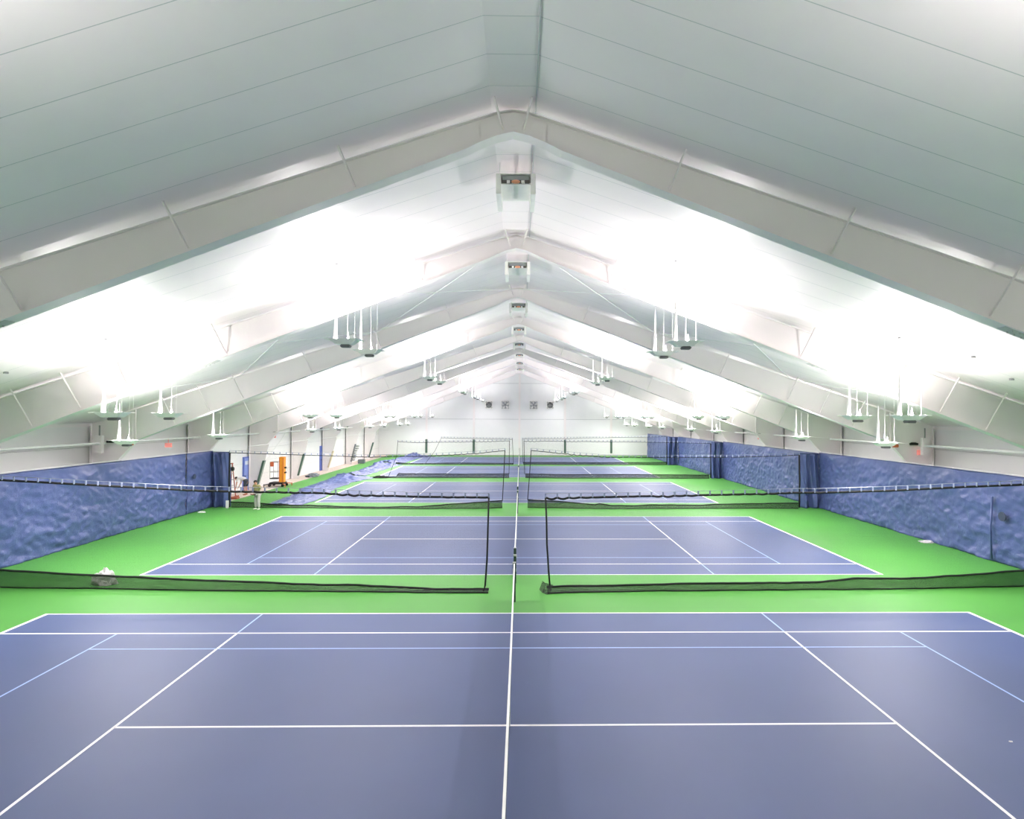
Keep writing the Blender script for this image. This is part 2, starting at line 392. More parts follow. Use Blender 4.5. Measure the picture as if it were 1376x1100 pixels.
# ---------------------------------------------------------------- indirect lights
def make_light():
    t = thing('indirect_light', 'x', 'light fixture', (0, 0, 0), 0, 'indirect light fixtures')
    b = B()                       # shallow flared tray, open on top
    lo = [(-.22, -.14), (.22, -.14), (.22, .14), (-.22, .14)]; hi = [(-.38, -.24), (.38, -.24), (.38, .24), (-.38, .24)]
    va = [b.verts.new((x, y, 0)) for x, y in lo]; vb = [b.verts.new((x, y, .14)) for x, y in hi]
    vc = [b.verts.new((x*.96, y*.94, .14)) for x, y in hi]; vd = [b.verts.new((x*.96, y*.94, .02)) for x, y in lo]
    b.faces.new(va[::-1]); b.faces.new(vd)
    for i in range(4):
        j = (i+1) % 4
        b.faces.new((va[i], va[j], vb[j], vb[i])); b.faces.new((vb[i], vb[j], vc[j], vc[i])); b.faces.new((vc[i], vc[j], vd[j], vd[i]))
    tray = link('tray', b, MT['fixture'], t)
    b = B()
    for x in (-.48, .36): box(b, x, x+.12, -.26, .26, .128, .142)
    link('rim_wing', b, MT['fixture'], t)
    link('ballast', box(B(), -.09, .17, -.11, .11, -.08, 0, .02), MT['ballast'], t)
    link('lamp_lens', box(B(), -.2, .2, -.13, .13, .04, .05), MT['lens'], t)
    tube_b = B(); tube(tube_b, [(-.26, 0, .10), (-.245, 0, .5), (-.235, 0, 1.45)], [.062, .04, .014], 10)  # white cone shaped after the glare spike above each lamp
    link('glare_spike', tube_b, MT['fixture'], t)
    tube_b = B(); tube(tube_b, [(.1, 0, .10), (.1, 0, .34)], [.045, .006], 8)
    link('lamp_finial', tube_b, MT['fixture'], t)
    return t
lf = make_light()
def add_cables(t, x, z):
    b = B(); top = zc(x)-z
    for cx, cy in ((-.235, 0), (.06, .08), (.3, -.08)):
        sx = x+cx; tz = zc(sx)-z
        tube(b, [(cx, cy, .13 if cx > -.2 else 1.4), (cx, cy, tz-.005)], .0035, 5)
    link('suspension_cable', b, MT['whitepipe'], t)
    link('ceiling_plate', cyl(B(), (-.235, 0, zc(x-.235)-z-.03), .05, .03, 'z', 12), MT['grey'], t)
rows = [('inner', 4.69, 7.02, [16.1, 18.6, 30.9, 34.7, 48.2, 50.4, 61, 65, 74]),
        ('middle', 10.96, 5.0, [16.1, 18.6, 31, 35.4, 48.2, 51, 61.2, 65, 73.5]),
        ('outer', 14.0, 4.03, [21.2, 27.6, 39.8, 45.6, 55, 60.8, 68.6, 73.5])]
extra = [('inner', 4.69, 7.02, [1.5, 4.0]), ('middle', 10.96, 5.0, [1.5, 4.0]), ('outer', 14.0, 4.03, [6.5, 12.6])]
first = True
ordn = ['nearest', 'second', 'third', 'fourth', 'fifth', 'sixth', 'seventh', 'eighth', 'farthest']
def lamp_light(t, f=1):
    l = bpy.data.lights.new('uplight', 'AREA'); l.shape = 'RECTANGLE'; l.size = .38; l.size_y = .24; l.energy = LAMP_W*f; l.color = (1, .945, .955)
    o = bpy.data.objects.new('uplight', l); COL.objects.link(o); o.parent = t; o.location = (0, 0, .07); o.rotation_euler = (math.pi, 0, 0)
    l = bpy.data.lights.new('down_fill', 'AREA'); l.shape = 'RECTANGLE'; l.size = .25; l.size_y = .21; l.energy = DOWN_W*f; l.color = (1, .945, .955)  # added fill lamp under the ballast, brightens floor, walls and frames
    o = bpy.data.objects.new('down_fill', l); COL.objects.link(o); o.parent = t; o.location = (.04, 0, -.085)
for src, off in ((rows, 0), (extra, 1)):
    for nm, X, Z, ys in src:
        for s in (-1, 1):
            for k, y in enumerate(ys):
                if first: t = lf; first = False
                else:
                    t = lf.copy(); COL.objects.link(t)
                    for ch in lf_parts: c = ch.copy(); COL.objects.link(c); c.parent = t
                if t is lf: lf_parts = list(lf.children)
                if nm == 'outer' and s > 0: X = 13.5
                t.location = (s*X, y, Z)
                side = 'left' if s < 0 else 'right'
                if off: t['label'] = 'white hanging light out of the photo, %s %s row' % (nm, side)
                else: t['label'] = 'white hanging uplight fixture, %s in the %s row on the %s side of the ridge' % ('farthest' if k == len(ys)-1 else ordn[k], nm, side)
                add_cables(t, s*X, Z); lamp_light(t, .4 if off else .55 if y > 72 else 1)

# ---------------------------------------------------------------- ridge heaters
def make_heater():
    t = thing('ridge_heater', 'x', 'heater', (0, 0, 0), 0, 'ridge heaters')
    for s in (-1, 1):
        b = B(); box(b, min(s*.33, s*.44), max(s*.33, s*.44), 0, 1.15, -.36, .10, .01); link('side_panel', b, MT['fixture'], t)
    link('bottom_panel', box(B(), -.33, .33, .12, 1.15, -.1, -.07), MT['fixture'], t)
    link('top_panel', box(B(), -.33, .33, 0, 1.15, .08, .1), MT['fixture'], t)
    b = B(); pts = []
    for k in range(13):
        a = (k/12-.5)*2; pts.append((a*.3, .075-.04*a*a))
    prism(b, [(-.3, -.07)]+[(.3, -.07)]+pts[::-1], .03, .06); link('hood', b, MT['hood'], t)
    b = B()
    for x0, x1 in ((-.3, -.2), (-.14, -.09), (.07, .13), (.2, .3)): box(b, x0, x1, -.0, .03, -.12, -.05)
    link('louvre', b, MT['galv'], t)
    link('burner', ball(B(), (0, 0, -.09), .1, (1, .4, .42)), MT['glow'], t)
    b = B(); box(b, -.2, -.13, -.005, .02, -.115, -.06); box(b, .12, .19, -.005, .02, -.115, -.06)
    link('reflector', b, MT['fixture'], t)
    b = B()
    for x in (-.36, .36):
        for y in (.1, 1.05): tube(b, [(x, y, .09), (x, y, 10.72-10.36+.02)], .008, 6)
    link('hanger_rod', b, MT['whitepipe'], t)
    return t
hw = ['nearest', 'second', 'third', 'fourth', 'fifth', 'sixth', 'seventh', 'farthest']
h0 = make_heater()
for k in range(8):
    c = h0 if k == 0 else copy_tree(h0)
    c.location = (.03, 12.9+SP*k, 10.36); c['label'] = 'white ridge heater box with grey front, %s along the ridge' % hw[k]

# ---------------------------------------------------------------- end wall: columns, pads, fans
for x, nm in ((-12.2, 'far left'), (-6.0, 'left of centre'), (0, 'centre'), (6.0, 'right of centre'), (12.1, 'far right')):
    o = link('wall_column', box(B(), -.13, .13, -.12, 0, 0, zc(x)-.1, .01), MT['steel']); o.location = (x, YF-.01, 0)
    tag(o, 'white column on the gable end wall, '+nm, 'column', 'gable wall columns')
    if x:
        o = link('column_pad', box(B(), -.14, .14, -.1, 0, 0, 1.8, .03), MT['pad']); o.location = (x, YF-.13, .3)
        tag(o, 'dark green pad on the end wall column, '+nm, 'pad', 'column pads on the end wall')
for y, lab, m, hgt in ((40.19, 'dark green pad leaning on the column beside the orange lift', 'pad', 1.75), (47.55, 'dark green pad on the column before the solid blue door', 'pad', 1.75),
                  (54.91, 'pale tan pad on the column past the solid blue door', 'padtan', 1.55), (62.27, 'grey mixed boards stacked against a left wall column', 'padgrey', 1.85), (69.63, 'dark green pad on the left column closest to the end wall', 'pad', 1.7)):
    t = link('column_pad', prism(B(), [(0, 0), (.45, hgt), (.32, hgt), (-.13, 0)], -.13, .13), MT[m]); t.location = (-17.72 if m != 'x' else 0, y, .02+.25)
    tag(t, lab, 'pad')
    if m == 'padgrey':
        b = B(); rr = random.Random(3)
        for k in range(7): z = .1+k*.24; box(b, z*.26+.0, z*.26+.25+rr.random()*.1, -.3-rr.random()*.1, .16, z, z+.16, .01)
        link('board', b, MT['grey'], t)
        box_ = link('storage_box', box(B(), -.3, .35, -.3, .3, 0, .42, .02), MT['padgrey']); box_.location = (-16.95+.0, 63.1, .01)
        tag(box_, 'dark grey box at the foot of the grey boards by the left wall', 'box')
def fan(x, dark):
    t = thing('wall_fan', '%s square wall fan, %s of the centre column%s' % ('dark bladed' if dark else 'bright white', 'left' if x < 0 else 'right', ', outer one' if dark else ', next to it'), 'fan', (x, YF-.01, 6.62), 0, 'end wall fans')
    r = .42 if dark else .5; q = r+.07
    b = B()
    for a in ((-q, -q, q, -q+.06), (-q, q-.06, q, q), (-q, -q+.06, -q+.06, q-.06), (q-.06, -q+.06, q, q-.06)): box(b, a[0], a[2], -.3, 0, a[1], a[3])
    link('frame', b, MT['fixture'], t)
    link('back_panel', box(B(), -q+.06, q-.06, -.04, 0, -q+.06, q-.06), MT['grey'] if dark else MT['lightgrey'], t)
    b = B(); n = 28
    prev = None
    for k in range(n+1):
        a = 2*math.pi*k/n; c, s_ = math.cos(a), math.sin(a)
        cur = [b.verts.new((rr*c, yy, rr*s_)) for rr, yy in ((r, -.3), (r+.05, -.3), (r+.05, -.05), (r, -.05))]
        if prev:
            for j in range(4): b.faces.new((prev[j], prev[(j+1) % 4], cur[(j+1) % 4], cur[j]))
        prev = cur
    link('shroud_ring', b, MT['fixture'], t)
    link('hub', cyl(B(), (0, -.26, 0), .1, .14, 'y', 16), MT['grey'], t)
    for k in range(5):
        b = B(); a0 = 2*math.pi*k/5+.3
        vs = []
        for rr, da, yy in ((.09, -.25, -.22), (r*.97, -.2, -.25), (r*.97, .38, -.14), (.09, .35, -.16)):
            vs.append((rr*math.cos(a0+da), yy, rr*math.sin(a0+da)))
        va = [b.verts.new(v) for v in vs]; vb2 = [b.verts.new((v[0], v[1]+.012, v[2])) for v in vs]
        b.faces.new(va); b.faces.new(vb2[::-1])
        for i in range(4): b.faces.new((va[i], vb2[i], vb2[(i+1) % 4], va[(i+1) % 4]))
        link('blade', b, MT['ballast'] if dark else MT['fixture'], t)
    b = B()
    for rr in (.15, .28, r-.03):
        tube(b, [(rr*math.cos(2*math.pi*k/24), -.31, rr*math.sin(2*math.pi*k/24)) for k in range(25)], .006, 5, False)
    for k in range(8):
        a = math.pi*k/4; tube(b, [(0, -.312, 0), (r*math.cos(a), -.312, r*math.sin(a))], .006, 5)
    link('guard', b, MT['grey'], t)
for x, d in ((-1.88, 0), (1.84, 0), (-4.03, 1), (4.02, 1)): fan(x, d)

# ---------------------------------------------------------------- doors on the left wall
def door(n, y, w_, leafm, label, window):
    o = struct('door_%d' % n, box(B(), 0, .06, -w_/2, w_/2, 0, 2.2, .01), MT[leafm], label); o.location = (-XW, y, .01)
    b = B(); box(b, 0, .1, -w_/2-.09, -w_/2, 0, 2.28); box(b, 0, .1, w_/2, w_/2+.09, 0, 2.28); box(b, 0, .1, -w_/2, w_/2, 2.2, 2.28)
    link('door_frame', b, MT['bluedoor'], o)
    if window: link('door_pane', box(B(), .055, .075, -w_/2+.15, w_/2-.15, 1.75, 2.0), MT['glass'], o)
    b = B(); cyl(b, (.06, -w_/2+.1, 1.0), .03, .06, 'x', 10); beam(b, (.13, -w_/2+.1, 1.0), (.13, -w_/2+.24, 1.0), .02, .02)
    link('door_handle', b, MT['black'], o)
door(1, 40.0, .95, 'bluedoorlight', 'light blue door with a small pane behind the bending worker', True)
door(2, 55.0, 1.0, 'bluedoor', 'solid blue door in the middle of the left wall', False)
door(3, 70.5, .95, 'bluedoor', 'narrow-looking blue door at the far end of the left wall', False)

# ---------------------------------------------------------------- exit signs, emergency lights, detectors
def small(name, cat, label, loc, build, m, group=None):
    o = link(name, build, m); o.location = loc; tag(o, label, cat, group); return o
def sign_bm(w_):
    b = box(B(), -w_, w_, -.03, .03, 0, .22, .01); box(b, -.01, .01, -.01, .01, .2, .4); return b
for s, sd in ((-1, 'left'), (1, 'right')):
    e = thing('emergency_light', 'black twin-head emergency light on the %s service pipe' % sd, 'emergency light', (s*17.4, 25.36, 3.88))
    link('housing', box(B(), -.1, .1, -.05, .05, 0, .12, .01), MT['black'], e)
    for k in (-1, 1): link('lamp_head', cyl(B(), (k*.13, -.06, .05), .05, .08, 'y', 12), MT['black'], e)
    small('exit_sign', 'exit sign', 'small faded red exit sign under the %s service pipe' % sd, (s*17.68, 25.3 if s > 0 else 29.9, 3.45), sign_bm(.17), MT['exit'])
    small('alarm_strobe', 'alarm', 'orange-red alarm box beside the pipe near the %s eaves' % sd, (s*16.55, 25.3, 3.78), box(B(), -.13, .13, -.05, .05, 0, .14, .02), MT['redorange'])
    small('pipe_light', 'emergency light', 'small black lamp head on the %s service pipe farther back' % sd, (s*17.6, 42.4, 3.9), box(B(), -.12, .12, -.06, .06, 0, .2, .03), MT['black'])
    small('exit_placard', 'exit sign', 'small pale red sign below the %s service pipe farther back' % sd, (s*17.7, 42.6, 3.48), sign_bm(.14), MT['exit'])
    for k, y in enumerate((52.5, 60.5, 67.5)):
        small('beam_detector', 'detector', 'tiny dark detector on the %s service pipe' % sd, (s*17.7, y, 3.92), cyl(B(), (0, 0, 0), .09, .14, 'z', 10), MT['ballast'], 'beam detectors '+sd)
    eb = thing('electrical_box', 'grey electrical box on the %s wall beside a roof frame' % sd, 'electrical box', (s*17.75, 25.15, 3.45))
    link('cabinet', box(B(), -.15, .15, -.08, .08, 0, .75, .01), MT['steel'], eb); link('conduit', tube(B(), [(0, 0, .74), (0, 0, 1.18)], .03, 8), MT['grey'], eb)
for x, y in ((-13.93, 16.2), (12.41, 15.6), (14.06, 16.3), (-11.0, 21.97), (10.99, 22.05)):
    o = small('sprinkler_head', 'sprinkler', 'tiny grey sprinkler head on the sloping ceiling', (x, y, zc(x)-.05), cyl(B(), (0, 0, 0), .06, .055, 'z', 12), MT['grey'], 'sprinkler heads')
# ---------------------------------------------------------------- blue vinyl curtains
def curtain(name, label, side, y0, y1, xc, top, seed, parts=None):
    t = thing(name, label, 'curtain', (xc, y0, 0), 0, 'blue divider curtains')
    b = B(); ny = max(4, int((y1-y0)/.07)); nz = 46; grid = []
    for i in range(ny+1):
        y = (y1-y0)*i/ny; col = []
        for j in range(nz+1):
            v = j/nz; zt_ = top-.02-.02*math.sin(y*2.1+seed)
            z = .012+(zt_-.012)*v
            Y = y+y0
            amp = .10*(1-v)**1.2+.018
            d = amp*(fbm(Y*.55+z*.9*math.sin(seed), z*1.3, seed)*.7)
            d += .03*(1-.6*v)*abs(fbm(Y*1.7-z*1.6, z*2.6+Y*.5, seed+9))*2
            wx, wz = Y*.9+.5*fbm(Y*.6, z*.8, seed+20), z*1.4+.6*fbm(Y*.7, z, seed+21)
            cr = (1-min(1, abs(fbm(wx-wz*.8, wz*.5, seed+12, 2))*3.2))**2
            cr2 = (1-min(1, abs(fbm(wx*1.6+wz*1.2, wz*.9, seed+15, 2))*3.5))**2
            d += (.03*cr+.03*cr2)*(1.15-v)
            d += .028*abs(fbm(Y*2.6+z*3.2, z*3.0, seed+4, 3))*2
            d += .03*math.exp(-((v-1)*4)**2)*math.sin(Y*2.2+seed)+.02*math.sin(Y*3.3+z*2+seed)*(.4+.6*v)
            e = min(1, (1-v)*6+.1)
            col.append(b.verts.new((-side*(d*e), y, z)))
        grid.append(col)
    for i in range(ny):
        for j in range(nz): b.faces.new((grid[i][j], grid[i+1][j], grid[i+1][j+1], grid[i][j+1]))
    p = link('curtain_panel', b, MT['vinyl'], t, True)
    md = p.modifiers.new('thick', 'SOLIDIFY'); md.thickness = .006
    link('top_hem', tube(B(), [(0, (y1-y0)*k/12, top-.03) for k in range(13)], .022, 6), MT['vinyldark'], t)
    return t
def gathered(label, x0, x1, y, top, seed, side):
    """curtain end bunched across the gap: deep vertical folds"""
    t = thing('gathered_curtain', label, 'curtain', ((x0+x1)/2, y, 0), 0, 'gathered curtain ends')
    b = B(); n = 60; nz = 24; L = x1-x0; grid = []
    for i in range(n+1):
        u = i/n; col = []
        for j in range(nz+1):
            v = j/nz; z = .012+(top-.012)*v
            fold = .17*math.sin(u*math.pi*2*2.2+seed+.5*math.sin(v*2+seed))*(1.1-.45*v)+.05*math.sin(u*31+v*3)
            sag = .05*fbm(u*3, v*4, seed)
            if v < .28: fold *= .9+.5*fbm(u*5, v*9, seed)
            col.append(b.verts.new((-L/2+L*u+.05*math.sin(v*4+seed), fold+sag, z-.04*math.sin(math.pi*u)*v)))
        grid.append(col)
    for i in range(n):
        for j in range(nz): b.faces.new((grid[i][j], grid[i+1][j], grid[i+1][j+1], grid[i][j+1]))
    p = link('curtain_panel', b, MT['vinyl'], t, True); md = p.modifiers.new('thick', 'SOLIDIFY'); md.thickness = .008
    link('top_hem', tube(B(), [(-L/2, 0, top), (L/2, 0, top-.02)], .025, 6), MT['vinyldark'], t)
    return t
cl = curtain('divider_curtain', 'blue vinyl curtain along the left side, wrinkled, in front of the near left wall', -1, 4.0, 30.15, -16.95, 3.12, 1.3)
cl2 = curtain('divider_curtain', 'short blue vinyl flap at the back end of the left curtain', -1, 30.2, 32.75, -16.93, 3.12, 5.1)
link('flap_edge', box(B(), .03, .06, -.05, .02, .02, 2.3), MT['vinyldark'], cl2)
link('badge', cyl(B(), (.16, .45, 1.9), .13, .02, 'x', 14), MT['patch'], cl2)
gathered('blue curtain end gathered in folds at the back of the left curtain', -17.0, -15.95, 32.62, 3.06, .4, -1)
cr = curtain('divider_curtain', 'blue vinyl curtain along the right side, the nearest and largest run', 1, 4.0, 32.6, 16.95, 3.12, 2.2)
link('badge', cyl(B(), (-.2, 15.9, 1.68), .16, .02, 'x', 14), MT['patch'], cr)
b = B(); tube(b, [(-.16, 16.4, .1), (-.19, 16.4, 1.2), (-.12, 16.4, 2.3)], .035, 8); link('fold', b, MT['vinyl'], cr, True)
curtain('divider_curtain', 'blue vinyl curtain on the right, second run from the viewer', 1, 32.75, 48.2, 16.97, 3.08, 3.7)
curtain('divider_curtain', 'blue vinyl curtain on the right, third run from the viewer', 1, 48.4, 61.7, 16.9, 3.04, 4.9)
curtain('divider_curtain', 'blue vinyl curtain on the right, farthest run by the end wall', 1, 61.9, 75.4, 16.6, 2.98, 6.1)
gathered('gathered blue curtain end on the right, nearest of three', 15.85, 17.0, 32.55, 3.06, 1.2, 1)
gathered('gathered blue curtain end on the right, middle of three', 15.95, 17.0, 48.25, 3.0, 2.6, 1)
gathered('gathered blue curtain end on the right, farthest of three', 15.75, 16.85, 61.75, 2.98, 3.3, 1)

# fallen curtains on the left of the far courts
def fallen(label, pts, width, h, seed, edge=1.0):
    t = thing('fallen_curtain', label, 'curtain', (pts[0][0], pts[0][1], .008), 0, 'fallen blue curtains')
    b = B(); n = 150; mrow = 26; grid = []; P0 = Vector((pts[0][0], pts[0][1]))
    for i in range(n+1):
        u = i/n*(len(pts)-1); k = min(int(u), len(pts)-2); f = u-k
        c = Vector(pts[k][:2]).lerp(Vector(pts[k+1][:2]), f); wd = width*((pts[k][2])*(1-f)+pts[k+1][2]*f); hp = pts[k][3]*(1-f)+pts[k+1][3]*f
        d = (Vector(pts[k+1][:2])-Vector(pts[k][:2])).normalized(); nrm = Vector((d.y, -d.x)); row = []
        for j in range(mrow+1):
            v = j/mrow*2-1; q = c-P0
            jit = .18*fbm(i*.09, j*.2, seed)
            x = q.x+nrm.x*(v*wd/2+jit)+d.x*.12*fbm(i*.2, j*.15, seed+3); y = q.y+nrm.y*(v*wd/2)+.2*fbm(i*.11, j*.1, seed+6)
            rid = (1-abs(fbm(x*1.1+seed, y*.8, seed)))**3
            rid2 = (1-abs(fbm(x*2.9, y*2.2+seed, seed+2)))**2
            env = max(.0, 1-abs(v)**3)
            heap = hp*math.exp(-((v+.55)*2.4)**2)
            z = .01+env*(h*.7*rid+h*.9*rid2*max(0, fbm(x*.9, y*.7, seed+5)+.25))+heap*(.35+.9*abs(fbm(x*2, y*1.6, seed+8)))
            row.append(b.verts.new((x, y, z)))
        grid.append(row)
    for i in range(n):
        for j in range(mrow): b.faces.new((grid[i][j], grid[i+1][j], grid[i+1][j+1], grid[i][j+1]))
    p = link('vinyl_sheet', b, MT['vinyl'], t, True); md = p.modifiers.new('thick', 'SOLIDIFY'); md.thickness = .01
    return t
fallen('crumpled blue curtain lying on green floor behind the standing worker, nearest of the fallen ones',
       [(-13.3, 33.2, .9, .02), (-13.2, 37, 1.0, .04), (-13.9, 41, 1.0, .08), (-13.8, 45.5, 1.1, .16), (-13.4, 48.6, 1.5, .42)], 2.3, .14, 2.0)
fallen('crumpled blue curtain lying on green floor, middle of the fallen ones',
       [(-13.9, 49.8, .8, .3), (-13.9, 53, .9, .12), (-13.8, 57, 1.0, .14), (-13.6, 61.2, 1.3, .5)], 2.2, .15, 5.0)
fallen('crumpled blue curtain lying on green floor, farthest of the fallen ones',
       [(-13.7, 62.6, 1.1, .5), (-13.5, 66, 1.0, .2), (-13.3, 70, 1.0, .25), (-12.6, 75.2, 1.4, .5)], 2.2, .16, 8.0)

# ---------------------------------------------------------------- divider nets between the courts
DV = {
'1L':dict(Y=17.05,b=[(-16.75,0.79),(-15.23,0.55),(-12.33,0.36),(-8.81,-0.02),(-5.53,-0.15),(-3.45,-0.23),(-2.26,-0.27),(-0.75,-0.32)],t=[(-16.75,0.67),(-14.75,0.56),(-12.07,0.42),(-10.53,0.37),(-8.83,0.31),(-7.34,0.26),(-5.58,0.19),(-4.56,0.19),(-3.50,0.12),(-2.30,0.04),(-0.75,0.05)],r=[(-16.75,3.25),(-14.79,3.19),(-11.83,3.03),(-9.49,2.91),(-8.32,2.88),(-5.86,2.84),(-4.14,2.77),(-2.85,2.73),(-0.76,2.71)],v=[(-0.76,2.71),(-0.78,1.80),(-0.80,0.94),(-0.85,0.18),(-0.90,.03)]),
'1R':dict(Y=17.05,b=[(0.96,-0.53),(1.95,-0.29),(5.15,-0.13),(9.11,0.04),(10.01,0.04),(11.56,0.13),(15.53,0.58),(16.69,0.74)],t=[(0.94,0.16),(1.98,0.14),(5.19,0.22),(6.72,0.22),(9.09,0.24),(9.99,0.35),(11.47,0.33),(13.34,0.41),(15.03,0.52),(16.69,0.60)],r=[(0.89,2.71),(2.35,2.72),(4.53,2.77),(6.50,2.81),(8.15,2.86),(8.92,2.86),(11.13,2.93),(13.35,3.04),(15.05,3.11),(16.7,3.2)],v=[(0.89,2.71),(0.92,2.02),(0.93,1.37),(0.96,0.96),(0.98,0.61),(1.02,0.16)]),
'2L':dict(Y=32.4,b=[(-15.85,0.25),(-11.27,-0.03),(-9.56,-0.15),(-7.11,-0.40),(-4.93,-0.54),(-3.78,-0.48),(-2.25,-0.37),(-0.82,0.1)],t=[(-15.79,0.31),(-14.53,0.28),(-12.91,0.16),(-10.71,0.13),(-9.61,0.06),(-7.20,0.05),(-6.38,0.10),(-5.52,0.08),(-3.84,0.24),(-2.28,0.34),(-0.84,0.41)],r=[(-15.82,3.03),(-11.30,2.90),(-8.03,2.81),(-4.76,2.90),(-2.29,3.03),(-0.71,3.19)],v=[(-0.71,3.19),(-0.77,1.75),(-0.84,0.40)]),
'2R':dict(Y=32.4,b=[(0.57,.3),(2.68,0.0),(4.24,-0.5),(6.39,-0.42),(8.39,-0.30),(10.29,-0.13),(13.41,-0.11),(15.6,-0.26)],t=[(0.56,0.46),(2.66,0.36),(4.32,0.22),(4.48,0.29),(5.19,0.18),(6.47,0.16),(7.42,0.22),(8.46,0.21),(10.33,0.18),(10.92,0.24),(13.46,0.28),(15.6,0.33)],r=[(0.74,3.20),(1.83,3.10),(3.48,2.96),(4.89,2.85),(8.46,2.83),(11.88,2.85),(14.30,2.92),(15.72,2.99)],v=[(0.74,3.20),(0.64,1.55),(0.56,0.46)]),
'3L':dict(Y=48.3,b=[(-12.23,-0.3),(-11.38,-0.3),(-9.97,-0.2),(-8.38,-0.02),(-4.72,0.04),(-0.80,0.1)],t=[(-12.23,.05),(-11.31,0.14),(-10.58,.08),(-10.0,.08),(-9.9,0.42),(-9.61,0.36),(-4.72,0.33),(-0.79,0.35)],r=[(-9.95,2.99),(-8.40,2.91),(-4.73,2.99),(-0.77,3.08)],v=[(-0.77,3.08),(-0.79,0.32)],lv=[(-9.95,2.99),(-10.05,1.8),(-10.7,.1)]),
'3R':dict(Y=48.3,b=[(0.56,0.14),(3.83,-0.3),(11.10,-0.3),(15.79,-.3)],t=[(0.56,0.36),(3.88,0.32),(8.20,0.34),(11.30,0.32),(15.79,0.30)],r=[(0.43,3.09),(3.88,3.05),(10.05,3.01),(15.95,2.91)],v=[(0.43,3.09),(0.50,0.32)]),
'4L':dict(Y=61.8,b=[(-13.0,.3),(-10.77,-0.07),(-6.04,-0.21),(-0.59,-0.2)],t=[(-13.0,0.22),(-12.19,0.16),(-10.78,0.1),(-8.43,0.16),(-6.08,0.2),(-0.59,0.16)],r=[(-8.21,2.82),(-4.53,2.77),(-0.72,2.73)],v=[(-0.72,2.73),(-0.59,0.10)],lv=[(-8.21,2.82),(-8.9,1.4),(-9.9,.1)]),
'4R':dict(Y=61.8,b=[(0.43,-0.2),(8.10,0.0),(15.68,0.0)],t=[(0.43,0.26),(8.08,0.26),(15.68,0.3)],r=[(0.34,2.75),(8.07,2.87),(15.67,3.01)],v=[(0.34,2.75),(0.43,0.18)]),
}
clip_me = None
dw = {'1': 'nearest', '2': 'second', '3': 'third', '4': 'farthest'}
for key, d in DV.items():
    Y = d['Y']; side = 'left' if key[1] == 'L' else 'right'
    t = thing('divider_net', '%s black divider net on the %s half of the hall, dark mesh band on floor' % (dw[key[0]], side), 'divider net', (0, Y, 0), 0, 'divider nets')
    x0, x1 = d['t'][0][0], d['t'][-1][0]; n = int((x1-x0)/.12); seed = ord(key[0])*3.1+(7 if side == 'left' else 0)
    T_, Bt = [], []
    for i in range(n+1):
        x = x0+(x1-x0)*i/n
        zt_ = interp(d['t'], x)+.012*fbm(x*1.6, seed, 0); yb = interp(d['b'], x)
        lowness = max(0, min(1, (.22-zt_)/.16))
        T_.append(Vector((x, .05*fbm(x*.8, seed, 3)+.22*lowness*.6+yb*.35, max(.04, zt_)))); Bt.append(Vector((x, yb*.6+.04*fbm(x*1.1, seed, 5)-.08*lowness, .028)))
    b = B(); nr = 6; g = []
    for i in range(n+1):
        row = []
        for j in range(nr+1):
            v = j/nr; p = Bt[i].lerp(T_[i], v); p.y += math.sin(math.pi*v)*.09*fbm(p.x*1.9, v*2, seed+2); p.z += 0 if 0 < v < 1 else 0; row.append(b.verts.new(p))
        g.append(row)
    for i in range(n):
        for j in range(nr): b.faces.new((g[i][j], g[i+1][j], g[i+1][j+1], g[i][j+1]))
    link('mesh_band', b, MT['band'], t, True)
    b = B(); tube(b, T_, .032, 6); link('band_top_hem', b, MT['hem'], t, True)
    b = B(); tube(b, Bt, .02, 6); link('band_bottom_hem', b, MT['hem'], t, True)
    # netting from the rope to the band
    rx0, rx1 = d['r'][0][0], d['r'][-1][0]; sp_ = .34; nh = min(95, int((rx1-rx0)/sp_)); m = nh*6
    rope = []
    for i in range(m+1):
        x = rx0+(rx1-rx0)*i/m; ph = (i % 6)/6
        amt = (.006+.09*max(0, fbm(x*.5, seed, 1)+.15))*max(.12, min(1, 1.6-abs(x)/7))
        rope.append(Vector((x, 0, interp(d['r'], x)-amt*math.sin(math.pi*ph))))
    b = B(); tube(b, rope, .034 if key[0] in '1' else .022, 6); link('top_rope', b, MT['hem'], t, True)
    b = B(); tube(b, [(x, 0, z+.12) for x, z in [(rx0+(rx1-rx0)*k/30, interp(d['r'], rx0+(rx1-rx0)*k/30)) for k in range(31)]], .007, 5)
    link('support_cable', b, MT['cable'], t)
    b = B(); prev = None
    for i in range(0, m+1, 3):
        x = rope[i].x; xx = min(max(x, x0), x1); zl = interp(d['t'], xx); yl = interp(d['b'], xx)*.35
        cur = (b.verts.new((x, 0, rope[i].z)), b.verts.new((xx, yl, max(.05, zl))))
        if prev: b.faces.new((prev[0], cur[0], cur[1], prev[1]))
        prev = cur
    link('netting', b, MT['netting'], t)
    b = B(); vv = d['v']; tube(b, [(x, interp(d['b'], x)*.35*(1-z/3.2), max(.03, z)) for x, z in vv], .026 if key[0] == '1' else .022, 6); link('end_hem', b, MT['hem'], t, True)
    if 'lv' in d: b = B(); tube(b, [(x, 0, z) for x, z in d['lv']], .018, 6); link('end_hem', b, MT['hem'], t, True)
    elif key[1] == 'R' or key[0] == '2':
        xe = rx1 if key[1] == 'R' else rx0
        if key[0] != '1': b = B(); tube(b, [(xe, 0, interp(d['r'], xe)), (xe, -.05, 1.6), (xe, 0, .05)], .05, 6); link('end_hem', b, MT['hem'], t, True)
    if clip_me is None:
        bb = B(); box(bb, -.022, .022, -.012, .012, -.06, .06, .006); c0 = link('clip', bb, MT['clip'], t); clip_me = c0.data; c0.location = (rope[0].x, -.03, rope[0].z+.07); st = 1
    else: st = 0
